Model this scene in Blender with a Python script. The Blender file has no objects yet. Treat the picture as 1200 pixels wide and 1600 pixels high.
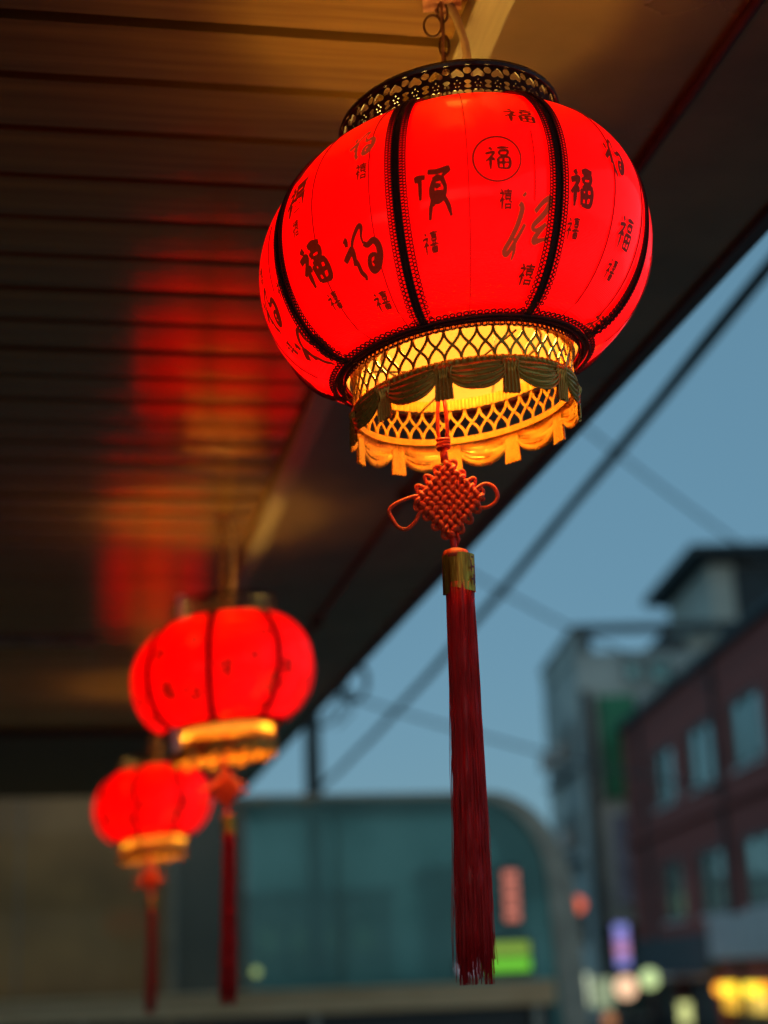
import bpy, math, random
from mathutils import Vector, Matrix
from mathutils.geometry import tessellate_polygon
random.seed(7)
R = math.radians
sin, cos, PI = math.sin, math.cos, math.pi
sc = bpy.context.scene
col = sc.collection

# ---------------------------------------------------------------- camera
cam = bpy.data.cameras.new('camera')
cam.sensor_fit = 'VERTICAL'; cam.sensor_height = 24; cam.lens = 36
cam.clip_start = .05; cam.clip_end = 4000
cam.dof.use_dof = True; cam.dof.focus_distance = 1.555; cam.dof.aperture_fstop = 1.75
camo = bpy.data.objects.new('camera', cam); col.objects.link(camo)
camo.matrix_world = Matrix.Translation((0, 0, 1.5)) @ Matrix.Rotation(R(-10.3), 4, 'Z') @ Matrix.Rotation(R(90+16.8), 4, 'X') @ Matrix.Rotation(R(-2.2), 4, 'Z')
sc.camera = camo

# ---------------------------------------------------------------- dusk sky, last sun
SUN_EL, SUN_AZ = 12.0, 200.0
w = bpy.data.worlds.new('World'); sc.world = w; w.use_nodes = True
nt = w.node_tree; nt.nodes.clear()
so = nt.nodes.new('ShaderNodeOutputWorld'); bg = nt.nodes.new('ShaderNodeBackground')
sky = nt.nodes.new('ShaderNodeTexSky'); sky.sky_type = 'NISHITA'; sky.sun_disc = False
sky.sun_elevation = R(SUN_EL); sky.sun_rotation = R(SUN_AZ); sky.air_density = 1.0; sky.dust_density = 1.0; sky.ozone_density = 2.5
bg.inputs[1].default_value = .05
# thin even dusk cloud over the clear sky
dim = nt.nodes.new('ShaderNodeVectorMath'); dim.operation = 'MULTIPLY_ADD'
dim.inputs[1].default_value = (.24, .24, .24); dim.inputs[2].default_value = (1.1, 2.5, 3.45)
nt.links.new(sky.outputs[0], dim.inputs[0]); nt.links.new(dim.outputs[0], bg.inputs[0]); nt.links.new(bg.outputs[0], so.inputs[0])
sun = bpy.data.lights.new('sun', 'SUN'); sun.energy = .02; sun.angle = R(12); sun.color = (1, .85, .7)
suno = bpy.data.objects.new('sun', sun); col.objects.link(suno)
sdir = Vector((sin(R(SUN_AZ))*cos(R(SUN_EL)), cos(R(SUN_AZ))*cos(R(SUN_EL)), sin(R(SUN_EL))))
suno.rotation_euler = sdir.to_track_quat('Z', 'Y').to_euler()
sc.view_settings.view_transform = 'Standard'; sc.view_settings.look = 'None'
sc.view_settings.exposure = .8; sc.view_settings.gamma = 1; sc.view_settings.use_curve_mapping = False
sc.cycles.max_bounces = 8; sc.cycles.transparent_max_bounces = 16

# ---------------------------------------------------------------- materials
def mat(name, base, rough=.6, metal=0., noise=None, emit=None, es=1., coat=0., bump=None, spec=.5, stretch=None, sheen=0.):
    m = bpy.data.materials.new(name); m.use_nodes = True
    n = m.node_tree; b = n.nodes['Principled BSDF']
    b.inputs['Base Color'].default_value = (*base, 1)
    b.inputs['Roughness'].default_value = rough; b.inputs['Metallic'].default_value = metal
    b.inputs['Specular IOR Level'].default_value = spec
    b.inputs['Coat Weight'].default_value = coat
    b.inputs['Sheen Weight'].default_value = sheen
    if emit:
        b.inputs['Emission Color'].default_value = (*emit, 1); b.inputs['Emission Strength'].default_value = es
    if noise or bump:
        tc = n.nodes.new('ShaderNodeTexCoord'); mp = n.nodes.new('ShaderNodeMapping')
        if stretch: mp.inputs['Scale'].default_value = stretch
        n.links.new(tc.outputs['Object'], mp.inputs[0])
    if noise:                                # (scale, second colour, rough variation)
        t = n.nodes.new('ShaderNodeTexNoise'); t.inputs['Scale'].default_value = noise[0]; t.inputs['Detail'].default_value = 6
        n.links.new(mp.outputs[0], t.inputs['Vector'])
        r = n.nodes.new('ShaderNodeValToRGB'); r.color_ramp.elements[0].position = .35; r.color_ramp.elements[1].position = .65
        r.color_ramp.elements[0].color = (*base, 1); r.color_ramp.elements[1].color = (*noise[1], 1)
        n.links.new(t.outputs[0], r.inputs[0]); n.links.new(r.outputs[0], b.inputs['Base Color'])
        if len(noise) > 2:
            q = n.nodes.new('ShaderNodeMapRange'); q.inputs['To Min'].default_value = max(0, rough-noise[2]); q.inputs['To Max'].default_value = rough+noise[2]
            n.links.new(t.outputs[0], q.inputs[0]); n.links.new(q.outputs[0], b.inputs['Roughness'])
    if bump:
        t2 = n.nodes.new('ShaderNodeTexNoise'); t2.inputs['Scale'].default_value = bump[0]; t2.inputs['Detail'].default_value = 4
        n.links.new(mp.outputs[0], t2.inputs['Vector'])
        bp = n.nodes.new('ShaderNodeBump'); bp.inputs['Distance'].default_value = bump[1]; bp.inputs['Strength'].default_value = 1
        n.links.new(t2.outputs[0], bp.inputs['Height']); n.links.new(bp.outputs[0], b.inputs['Normal'])
    return m

def glow(name, c, s): return mat(name, tuple(min(.8, x*.6+.02) for x in c), .5, emit=c, es=s)

M = {}
# lit lantern fabric: glows red, with its weave
def fabric_mat():
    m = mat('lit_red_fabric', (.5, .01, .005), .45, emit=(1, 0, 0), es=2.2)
    n = m.node_tree; b = n.nodes['Principled BSDF']
    tc = n.nodes.new('ShaderNodeTexCoord')
    t = n.nodes.new('ShaderNodeTexNoise'); t.inputs['Scale'].default_value = 14; t.inputs['Detail'].default_value = 3
    wv = n.nodes.new('ShaderNodeTexWave'); wv.bands_direction = 'Z'; wv.inputs['Scale'].default_value = 260
    n.links.new(tc.outputs['Object'], t.inputs[0]); n.links.new(tc.outputs['Object'], wv.inputs[0])
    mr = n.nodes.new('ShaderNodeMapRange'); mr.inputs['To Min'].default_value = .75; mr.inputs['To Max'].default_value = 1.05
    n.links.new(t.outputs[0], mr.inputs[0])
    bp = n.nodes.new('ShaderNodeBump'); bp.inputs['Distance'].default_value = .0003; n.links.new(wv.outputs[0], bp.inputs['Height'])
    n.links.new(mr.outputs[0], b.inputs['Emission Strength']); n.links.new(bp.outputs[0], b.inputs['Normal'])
    b.inputs['Coat Weight'].default_value = .25; b.inputs['Coat Roughness'].default_value = .12
    return m
M['fabric'] = fabric_mat()
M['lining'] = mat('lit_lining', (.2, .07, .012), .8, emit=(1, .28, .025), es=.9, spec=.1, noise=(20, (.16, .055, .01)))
M['bulb'] = glow('bulb', (1, .66, .13), 100)
M['ink'] = mat('printed_ink', (.04, .006, .004), .6, emit=(1, .03, .0), es=.06, noise=(300, (.09, .012, .006)))
M['inkpale'] = mat('faded_printed_ink', (.1, .015, .008), .6, emit=(1, .07, .015), es=.16, noise=(200, (.07, .012, .01)))
M['seam'] = mat('seam_thread', (.12, .0, .0), .7, emit=(1, 0, 0), es=.09, noise=(200, (.2, 0, 0)))
M['braid'] = mat('dark_braid', (.09, .010, .007), .75, noise=(500, (.14, .016, .01)), bump=(900, .0005))
M['blackrim'] = mat('black_filigree', (.022, .012, .008), .42, metal=.25, noise=(200, (.045, .022, .012)), coat=.2)
M['gilt'] = mat('gilt_filigree', (.85, .44, .07), .3, metal=.75, noise=(120, (.66, .32, .04), .08), bump=(400, .0002))
M['drape'] = mat('gilt_drape', (.85, .42, .07), .27, metal=.6, noise=(60, (.72, .34, .05), .06), bump=(500, .0001))
M['wire'] = mat('galvanised_wire', (.25, .2, .12), .4, metal=.9, noise=(60, (.14, .1, .06)))
M['cord'] = mat('red_silk_cord', (.8, .03, .01), .42, noise=(700, (.6, .02, .008)), bump=(1500, .0006), stretch=(1, 1, .5))
M['knotcord'] = mat('orange_red_silk_cord', (.92, .085, .015), .4, noise=(600, (.75, .05, .01)), bump=(1600, .0005))
M['fringe'] = mat('red_silk_thread', (.98, .006, .012), .4, noise=(60, (.55, .003, .008)), stretch=(4, 4, .3), spec=.4, sheen=.6)
M['fringe'].node_tree.nodes['Principled BSDF'].inputs['Sheen Tint'].default_value = (1, .03, .04, 1)
M['foil'] = mat('gold_foil', (.95, .5, .06), .3, metal=.8, noise=(45, (.5, .16, .02), .1), stretch=(6, 6, .6), bump=(70, .0008))
M['redprint'] = mat('red_foil_print', (.35, .02, .01), .5, noise=(100, (.2, .01, .01)))
M['cream'] = mat('cream_cable', (.62, .45, .22), .45, noise=(60, (.5, .35, .16)))
M['copper'] = mat('copper_cord', (.3, .12, .06), .5, noise=(200, (.2, .07, .03)))
M['rust'] = mat('rusty_steel', (.06, .03, .02), .55, metal=.6, noise=(150, (.14, .05, .02)))
M['whiteplastic'] = mat('white_plastic', (.9, .86, .78), .4, noise=(30, (.6, .57, .5)))
def slat_mat():
    m = mat('brown_metal_slat', (.37, .18, .04), .16, metal=.52, noise=(9, (.25, .12, .028), .05), stretch=(.25, 6, 1), bump=(26, .0006))
    return m
M['slat'] = slat_mat()
M['ceilshade'] = mat('dark_brown_shade_sheet', (.05, .033, .018), .45, noise=(5, (.035, .024, .013)))
M['backing'] = mat('dark_roof_backing', (.012, .01, .008), .8, noise=(20, (.02, .015, .01)))
M['soffit'] = mat('dark_painted_soffit', (.25, .13, .045), .3, metal=.45, noise=(4, (.15, .085, .035), .1), bump=(8, .002))
M['beam'] = mat('grey_metal_trim', (.30, .23, .14), .4, metal=.3, noise=(12, (.22, .17, .1)), stretch=(6, .3, 6))
M['conduit'] = mat('red_brown_conduit', (.07, .008, .004), .6, noise=(30, (.045, .006, .004)))
M['streak'] = mat('light_streak_metal', (.3, .3, .28), .35, metal=.8, noise=(20, (.2, .2, .18)))
M['brownwall'] = mat('brown_wall_panel', (.62, .26, .07), .5, noise=(1.6, (.38, .16, .045), .1), bump=(40, .001), coat=.2)
M['post'] = mat('tan_light_blob', (.42, .27, .15), .5, noise=(8, (.3, .19, .1)))
M['bar'] = mat('brown_steel_bar', (.9, .52, .26), .6, noise=(5, (.75, .4, .18)), stretch=(.4, 1, 1))
M['shframe'] = mat('shelter_frame_steel', (.5, .42, .32), .5, metal=.1, noise=(6, (.36, .3, .23)))
M['pavement'] = mat('grey_paving', (.34, .31, .27), .8, noise=(6, (.26, .24, .21)), bump=(60, .003))
M['asphalt'] = mat('asphalt', (.05, .05, .052), .85, noise=(9, (.035, .035, .037)), bump=(120, .004))
M['paint'] = mat('road_paint', (.7, .7, .66), .6, noise=(12, (.5, .5, .47)))
M['concrete'] = mat('blue_grey_concrete', (.66, .67, .6), .8, noise=(.35, (.34, .38, .36)), bump=(20, .01))
M['darkframe'] = mat('dark_steel_frame', (.03, .04, .045), .6, noise=(3, (.045, .055, .06)))
M['pale'] = mat('pale_render', (.6, .62, .54), .8, noise=(.7, (.5, .52, .45)))
M['darkroof'] = mat('dark_roof', (.045, .06, .065), .7, noise=(2, (.03, .04, .045)))
M['greensheet'] = mat('green_sheet', (.035, .34, .15), .5, noise=(.8, (.02, .2, .09)))
M['whitesign'] = mat('grey_white_sign', (.62, .58, .54), .5, noise=(2, (.5, .47, .44)))
M['lilacsign'] = mat('lilac_sign_board', (.4, .38, .46), .5, noise=(2, (.15, .15, .2)))
M['redletter'] = mat('red_lettering', (.3, .03, .05), .5, noise=(3, (.22, .02, .04)))
M['winframe'] = mat('window_frame', (.12, .12, .11), .5, noise=(3, (.08, .08, .075)))
M['winglass'] = mat('window_glass', (.35, .55, .5), .1, metal=.7, noise=(.5, (.18, .32, .28), .05), spec=.8)
M['darkglass'] = mat('dark_window_glass', (.05, .07, .07), .12, metal=.3, noise=(.7, (.02, .03, .03)))
M['shopdark'] = mat('dark_shopfront', (.03, .028, .025), .4, noise=(2, (.05, .045, .04)))
M['polecon'] = mat('concrete_pole', (.07, .075, .07), .8, noise=(8, (.05, .052, .05)))
M['rubber'] = mat('black_rubber_cable', (.02, .024, .028), .6, noise=(30, (.03, .034, .038)))
M['thinwire'] = mat('grey_wire', (.1, .13, .15), .6, noise=(10, (.08, .1, .12)))

def brick_mat():
    m = mat('dark_red_brick', (.3, .07, .06), .85)
    n = m.node_tree; b = n.nodes['Principled BSDF']
    tc = n.nodes.new('ShaderNodeTexCoord'); mp = n.nodes.new('ShaderNodeMapping'); mp.inputs['Rotation'].default_value = (R(90), 0, R(90))
    bt = n.nodes.new('ShaderNodeTexBrick'); bt.inputs['Scale'].default_value = 3.5
    bt.inputs['Color1'].default_value = (.36, .08, .06, 1); bt.inputs['Color2'].default_value = (.26, .055, .042, 1); bt.inputs['Mortar'].default_value = (.25, .15, .12, 1)
    bt.inputs['Mortar Size'].default_value = .012
    n.links.new(tc.outputs['Object'], mp.inputs[0]); n.links.new(mp.outputs[0], bt.inputs[0]); n.links.new(bt.outputs[0], b.inputs['Base Color'])
    return m
M['brick'] = brick_mat()

def glass_mat(name, tint, tint2, haze):
    """dusty tinted glass: tinted see-through, a dust film and a gloss"""
    m = bpy.data.materials.new(name); m.use_nodes = True; n = m.node_tree; n.nodes.clear()
    out = n.nodes.new('ShaderNodeOutputMaterial'); tc = n.nodes.new('ShaderNodeTexCoord')
    t = n.nodes.new('ShaderNodeTexNoise'); t.inputs['Scale'].default_value = 1.1; t.inputs['Detail'].default_value = 3
    n.links.new(tc.outputs['Object'], t.inputs[0])
    r = n.nodes.new('ShaderNodeValToRGB'); r.color_ramp.elements[0].position = .3; r.color_ramp.elements[1].position = .7
    r.color_ramp.elements[0].color = (*tint, 1); r.color_ramp.elements[1].color = (*tint2, 1)
    n.links.new(t.outputs[0], r.inputs[0])
    tr = n.nodes.new('ShaderNodeBsdfTransparent'); df = n.nodes.new('ShaderNodeBsdfDiffuse'); gl = n.nodes.new('ShaderNodeBsdfGlossy')
    df.inputs[0].default_value = (.10, .22, .2, 1)
    tl = n.nodes.new('ShaderNodeBsdfTranslucent'); n.links.new(r.outputs[0], tl.inputs[0])
    dx = n.nodes.new('ShaderNodeMixShader'); dx.inputs[0].default_value = .62; n.links.new(df.outputs[0], dx.inputs[1]); n.links.new(tl.outputs[0], dx.inputs[2]); gl.inputs['Roughness'].default_value = .08
    n.links.new(r.outputs[0], tr.inputs[0])
    a = n.nodes.new('ShaderNodeMixShader'); a.inputs[0].default_value = haze
    n.links.new(tr.outputs[0], a.inputs[1]); n.links.new(dx.outputs[0], a.inputs[2])
    fr = n.nodes.new('ShaderNodeFresnel'); fr.inputs[0].default_value = 1.45
    b = n.nodes.new('ShaderNodeMixShader'); n.links.new(fr.outputs[0], b.inputs[0])
    n.links.new(a.outputs[0], b.inputs[1]); n.links.new(gl.outputs[0], b.inputs[2]); n.links.new(b.outputs[0], out.inputs[0])
    return m
M['teal'] = glass_mat('teal_glass', (.40, .68, .62), (.72, 1.0, .92), .68)
M['sidepanel'] = mat('dark_olive_panel', (.22, .17, .11), .6, noise=(1.5, (.16, .125, .08)))
M['tealback'] = glass_mat('teal_roof_glass', (.8, .95, .92), (.9, 1, .97), .08)

# ---------------------------------------------------------------- mesh helpers
class MB:
    def __init__(s): s.v = []; s.f = []
    def add(s, vs, fs):
        o = len(s.v); s.v += [tuple(v) for v in vs]; s.f += [tuple(i+o for i in f) for f in fs]; return s
    def box(s, x0, x1, y0, y1, z0, z1):
        return s.add([(x0,y0,z0),(x1,y0,z0),(x1,y1,z0),(x0,y1,z0),(x0,y0,z1),(x1,y0,z1),(x1,y1,z1),(x0,y1,z1)],
                     [(3,2,1,0),(4,5,6,7),(0,1,5,4),(1,2,6,5),(2,3,7,6),(3,0,4,7)])
    def prism(s, pts, z0, z1):
        n = len(pts)
        return s.add([(p[0],p[1],z0) for p in pts]+[(p[0],p[1],z1) for p in pts],
                     [tuple(range(n-1,-1,-1)), tuple(range(n,2*n))]+[(i,(i+1)%n,(i+1)%n+n,i+n) for i in range(n)])
    def tube(s, path, r, n=6, closed=False, ref=None, flat=None):
        """round (or flat: (width, thickness)) tube along a path"""
        P = [Vector(p) for p in path]; L = len(P)
        rs = r if isinstance(r, (list, tuple)) else [r]*L
        up = None; vs = []
        for i in range(L):
            if closed: t = P[(i+1) % L]-P[i-1]
            else: t = P[min(i+1, L-1)]-P[max(i-1, 0)]
            if t.length < 1e-9: t = Vector((0, 0, 1))
            t.normalize()
            if ref is not None: up0 = Vector(ref(P[i]) if callable(ref) else ref)
            elif up is None: up0 = Vector((0, 0, 1)) if abs(t.z) < .9 else Vector((1, 0, 0))
            else: up0 = up
            up = (up0-t*up0.dot(t))
            if up.length < 1e-6: up = t.orthogonal()
            up.normalize(); sd = t.cross(up)
            for k in range(n):
                a = 2*PI*k/n + (PI/4 if n == 4 else 0)
                if flat: vs.append(P[i]+sd*(cos(a)*flat[0]*.707)+up*(sin(a)*flat[1]*.707))
                else: vs.append(P[i]+sd*(cos(a)*rs[i])+up*(sin(a)*rs[i]))
        fs = []
        for i in range(L if closed else L-1):
            j = (i+1) % L
            for k in range(n): fs.append((i*n+k, i*n+(k+1) % n, j*n+(k+1) % n, j*n+k))
        if not closed: fs += [tuple(range(n-1, -1, -1)), tuple((L-1)*n+k for k in range(n))]
        return s.add(vs, fs)
    def lathe(s, prof, n=48, closed=False):
        L = len(prof); vs = [(r*sin(2*PI*k/n), -r*cos(2*PI*k/n), z) for r, z in prof for k in range(n)]
        fs = [(i*n+k, i*n+(k+1) % n, ((i+1) % L)*n+(k+1) % n, ((i+1) % L)*n+k) for i in range(L if closed else L-1) for k in range(n)]
        return s.add(vs, fs)
    def grid(s, fn, nu, nv):
        vs = [fn(i/nu, j/nv) for j in range(nv+1) for i in range(nu+1)]
        return s.add(vs, [(j*(nu+1)+i, j*(nu+1)+i+1, (j+1)*(nu+1)+i+1, (j+1)*(nu+1)+i) for j in range(nv) for i in range(nu)])
    def ball(s, c, r, sub=10, sc3=(1, 1, 1)):
        n = sub; vs = []
        for j in range(1, n//2+1):
            for i in range(n):
                a = PI*j/(n//2+1); b = 2*PI*i/n
                vs.append((c[0]+r*sc3[0]*sin(a)*cos(b), c[1]+r*sc3[1]*sin(a)*sin(b), c[2]+r*sc3[2]*cos(a)))
        m = n//2; vs += [(c[0], c[1], c[2]+r*sc3[2]), (c[0], c[1], c[2]-r*sc3[2])]
        fs = [(j*n+i, (j+1)*n+i, (j+1)*n+(i+1) % n, j*n+(i+1) % n) for j in range(m-1) for i in range(n)]
        fs += [(m*n, i, (i+1) % n) for i in range(n)]+[(m*n+1, (m-1)*n+(i+1) % n, (m-1)*n+i) for i in range(n)]
        return s.add(vs, fs)
    def mesh(s, name, m, smooth=False):
        me = bpy.data.meshes.new(name); me.from_pydata(s.v, [], s.f); me.materials.append(m)
        if smooth: me.polygons.foreach_set('use_smooth', [True]*len(me.polygons))
        me.update(); return me
    def build(s, name, m, parent=None, smooth=False, bevel=0, **kw):
        return link(name, s.mesh(name, m, smooth), parent, bevel=bevel, **kw)

def link(name, me, parent=None, bevel=0, label=None, loc=None):
    o = bpy.data.objects.new(name, me); col.objects.link(o)
    if parent: o.parent = parent
    if bevel:
        b = o.modifiers.new('bevel', 'BEVEL'); b.width = bevel; b.segments = 2; b.limit_method = 'ANGLE'
    if label: o['label'] = label
    if loc: o.location = loc
    return o
def thing(name, label, cat, loc=(0, 0, 0), rz=0, group=None):
    o = bpy.data.objects.new(name, None); col.objects.link(o); o.location = loc; o.rotation_euler = (0, 0, rz)
    o.empty_display_size = .1
    return tag(o, label, cat, group)
def tag(o, label, cat, group=None):
    o['label'] = label; o['category'] = cat
    if group: o['group'] = group
    return o
def struct(o): o['kind'] = 'structure'; return o

# ================================================================= GROUND
struct(MB().box(-900, 900, -900, 1500, -.4, -.12).build('ground', M['asphalt']))
struct(MB().box(-4.5, 4.3, -20, 60, -.118, 0).build('pavement', M['pavement'], bevel=.01))
struct(MB().box(4.31, 4.45, -20, 60, -.119, .004).build('kerb', M['whitesign'], bevel=.01))
mk = MB()
for k in range(12): mk.box(5.9, 6.02, -10+k*6, -7+k*6, -.12, -.114)
struct(mk.build('road_marking', M['paint']))

# ================================================================= CANOPY
CZ = 2.56
def x_in(y): return .404-.027*(y-1.46)
def x_out(y): return .960-.030*(y-1.94)
Y0, Y1 = -1.6, 9.05
canopy = thing('canopy', 'long dark brown canopy roof of shiny metal slats over the hanging lanterns', 'canopy', (0, 0, 0))
# roof deck over everything
MB().prism([(-2.6, Y0), (x_out(Y0)-.004, Y0), (x_out(Y1)-.004, Y1), (-2.6, Y1)], CZ+.035, CZ+.15).build('roof_deck', M['backing'], canopy)
PITCH, GAP = .1215, .016
def slat_mesh():
    m = MB(); wv = PITCH-GAP; n = 10; top = []
    for i in range(n+1):
        u = i/n; y = GAP/2+u*wv; z = -.0010*(1-(2*u-1)**2)
        if i == 0: top.append((y, .03))
        top.append((y, z))
        if i == n: top.append((y, .03))
    k = len(top)
    m.add([(-2.55, y, z) for y, z in top]+[(0, y, z) for y, z in top], [(i, i+1, i+1+k, i+k) for i in range(k-1)])
    return m
base = slat_mesh(); sm = base.mesh('slat', M['slat'], False)
k0 = int((Y0-1.549)/PITCH)
for k in range(k0, int((Y1-1.549)/PITCH)):
    y = 1.549+PITCH*k
    o = link('slat', sm, canopy, loc=(x_in(y)-.02, y, CZ+random.uniform(-.0008, .0008)))
    o.rotation_euler = (R(random.uniform(-.8, .8)), 0, R(random.uniform(-.05, .05)))
# grey trim beam, smooth soffit, conduit, fascia
def strip(a, b, z0, z1): return [(a(Y0), Y0), (b(Y0), Y0), (b(Y1), Y1), (a(Y1), Y1)], z0, z1
MB().prism(*strip(lambda y: x_in(y)-.018, lambda y: x_in(y)+.026, CZ-.024, CZ+.034)).build('trim_beam', M['beam'], canopy, bevel=.003)
MB().prism(*strip(lambda y: x_in(y)+.027, lambda y: x_out(y)-.03, CZ-.002, CZ+.033)).build('soffit_panel', M['soffit'], canopy)
MB().prism(*strip(lambda y: x_out(y)-.029, lambda y: x_out(y), CZ-.012, CZ+.152)).build('fascia', M['darkframe'], canopy, bevel=.003)
MB().tube([(.713-.0318*(y-1.424), y, CZ-.009) for y in (-1.5, 0, 2, 4, 6, 9)], .007, 8).build('conduit', M['conduit'], canopy, True)
for y in (-.6, .7, 2.0, 3.3, 4.6, 5.9, 7.2):
    xx = .713-.0318*(y-1.424); MB().box(xx-.018, xx+.018, y-.006, y+.006, CZ-.0225, CZ-.001).build('conduit_clip', M['rust'], canopy)
# tube light's streak across the slats further back, built as a grey strip
MB().box(-2.4, -.06, 4.878, 4.9, CZ-.016, CZ-.003).build('light_streak', M['streak'], canopy)
MB().prism([(-2.5, 6.75), (x_in(6.75)-.022, 6.75), (x_in(9)-.022, 9.0), (-2.5, 9.0)], CZ-.022, CZ-.004).build('ceiling_shade_sheet', M['ceilshade'], canopy, bevel=.004)  # dark sheet under the slats, putting the far ceiling's shade into colour
# posts carrying the canopy's street side lie behind the camera
for y in (-1.4,):
    MB().box(x_out(y)-.09, x_out(y)-.03, y-.03, y+.03, 0, CZ-.004).build('support_post', M['darkframe'], canopy)

# unseen wall beside the camera, added to block sky light from the left
rest = thing('sky_block_wall', 'unseen dark wall with windows added along the left to block sky light', 'building', (-2.6, 0, 0))
MB().box(-.3, 0, Y0, 10.9, 0, .7).build('sky_block_base', M['brownwall'], rest)
MB().box(-.3, 0, Y0, 10.9, 2.3, 3.4).build('sky_block_head', M['brownwall'], rest)
for k in range(6):
    y = Y0+.1+k*2.1
    MB().box(-.3, 0, y-.1, y+.1, .7, 2.3).build('pier', M['brownwall'], rest)
    if k < 5:
        f = MB().box(-.16, -.1, y+.1, y+2.0, .7, .76).box(-.16, -.1, y+.1, y+2.0, 2.24, 2.3).box(-.16, -.1, y+1.02, y+1.08, .76, 2.24).build('window', M['winframe'], rest)  # window frame of the added, unseen wall
        MB().box(-.14, -.12, y+.1, y+2.0, .7, 2.3).build('pane', M['winglass'], f)

# ================================================================= FAR END: brown wall, teal shelter
wall = thing('end_wall', 'brown panelled wall closing the canopy at its dark far end', 'wall', (0, 11, 0))
for k in range(3):
    MB().box(-2.6+k*.99, -2.6+k*.99+.982, .02, .22, 0, 3.3).build('wall_panel', M['brownwall'], wall, bevel=.004)
MB().box(.362, .432, -.05, .1, 0, 2.74).build('post', M['post'], wall, bevel=.005)
rail = thing('cross_bar', 'long brown horizontal steel bar in front of the teal glass shelter', 'bar', (0, 10.86, 1.30))
MB().prism([(-2.6, 0), (3.06, 0), (3.06, .085), (-2.6, .085)], -.03, .10).build('bar_body', M['bar'], rail, bevel=.008)
MB().prism([(-2.6, -.015), (3.06, -.015), (3.06, .095), (-2.6, .095)], .103, .135).build('bar_cap', M['bar'], rail, bevel=.006)
MB().box(-2.6, 3.05, .1, .13, -1.3, -.032).build('lower_panel', M['shopdark'], rail)
for x in (-1.6, -.2, 1.35, 2.9): MB().box(x, x+.05, .02, .07, -1.3, 0).build('bar_foot', M['shframe'], rail)

shel = thing('glass_shelter', 'teal tinted glass shelter with a rounded grey frame beyond the canopy', 'shelter', (0, 11, 0))
def arch_pts(inset=0):
    pts = []
    cx, cz = 2.58+0, 1.9; rx_, rz_ = .64-inset, .84-inset
    for i in range(13):
        a = PI/2*(1-i/12); pts.append((cx+rx_*cos(a)**.85, cz+rz_*sin(a)**.95))
    return pts
AP = arch_pts(); AI = arch_pts(.02)
outline = [(.93, 1.0)]+[(.93, 2.735)]+[(p[0], p[1]-.005) for p in AI]+[(AI[-1][0]+.05, 1.0)]
g = MB(); n = len(outline)
g.add([(x, 0, z) for x, z in outline]+[(x, .012, z) for x, z in outline], [tuple(range(n-1, -1, -1)), tuple(range(n, 2*n))]+[(i, (i+1) % n, (i+1) % n+n, i+n) for i in range(n)])
g.build('end_pane', M['teal'], shel)
# frame: thin along the top, heavy down the curve
fp = [(.435, 2.745), (1.5, 2.745)]+AP+[(3.24, 1.45), (3.27, .9), (3.28, 0)]
fr = MB()
wd = [.025, .025]+[.03+.11*(i/12)**.8 for i in range(13)]+[.14, .14, .14]
vs = []
for (x, z), q in zip(fp, wd):
    i = fp.index((x, z)); a = Vector(fp[max(i-1, 0)]); b = Vector(fp[min(i+1, len(fp)-1)]); t = (b-a).normalized(); nn = Vector((-t.y, t.x))
    o_, i_ = Vector((x, z))+nn*q*.5, Vector((x, z))-nn*q*.9
    vs += [(o_.x, -.03, o_.y), (i_.x, -.03, i_.y), (i_.x, .05, i_.y), (o_.x, .05, o_.y)]
fr.add(vs, [(i*4+k, i*4+(k+1) % 4, i*4+4+(k+1) % 4, i*4+4+k) for i in range(len(fp)-1) for k in range(4)]+[(3, 2, 1, 0)])
fr.build('arch_frame', M['shframe'], shel)
# curved roof and side glazing running back
for j in range(1):
    y0, y1 = .08, 1.3
    MB().add([(x, y0, z) for x, z in [(.44, 2.74)]+AP+[(3.2, 1.0)]]+[(x, y1, z) for x, z in [(.44, 2.74)]+AP+[(3.2, 1.0)]],
             [(i, i+1, i+1+15, i+15) for i in range(14)]).build('roof_pane', M['tealback'], shel, True)
    MB().tube([(x, y1+.02, z) for x, z in [(.44, 2.74)]+AP+[(3.24, .9), (3.28, 0)]], .03, 6).build('arch_rib', M['shframe'], shel)
MB().box(.436, .926, -.01, .03, 1.0, 2.735).build('dark_side_panel', M['sidepanel'], shel)
MB().box(.44, 3.2, .0, .03, 0, .99).build('dark_base_panel', M['shopdark'], shel)
for x in (1.55,): MB().box(x, x+.03, .03, .06, 1.4, 2.7).build('glazing_bar', M['shframe'], shel)
for x in (1.02, 1.36): MB().box(x-.06, x+.06, -.04, .02, 2.70, 2.74).build('light_blob', M['post'], shel, bevel=.004)  # tan blocks standing in for small blobs of light along the frame

def reflected_sign(name, label, x0, x1, y, z0, z1, c, s, cat='sign', rows=1, dots=None, colm=None):
    """a sign reflection built as a lit box: casing, glowing face split into lit blocks"""
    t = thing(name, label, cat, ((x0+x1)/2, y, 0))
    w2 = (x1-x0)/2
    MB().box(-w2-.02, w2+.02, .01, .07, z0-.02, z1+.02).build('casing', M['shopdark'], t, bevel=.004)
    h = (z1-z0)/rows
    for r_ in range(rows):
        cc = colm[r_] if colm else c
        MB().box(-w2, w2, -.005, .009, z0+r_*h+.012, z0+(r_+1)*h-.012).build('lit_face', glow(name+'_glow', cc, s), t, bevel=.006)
    return t
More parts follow.
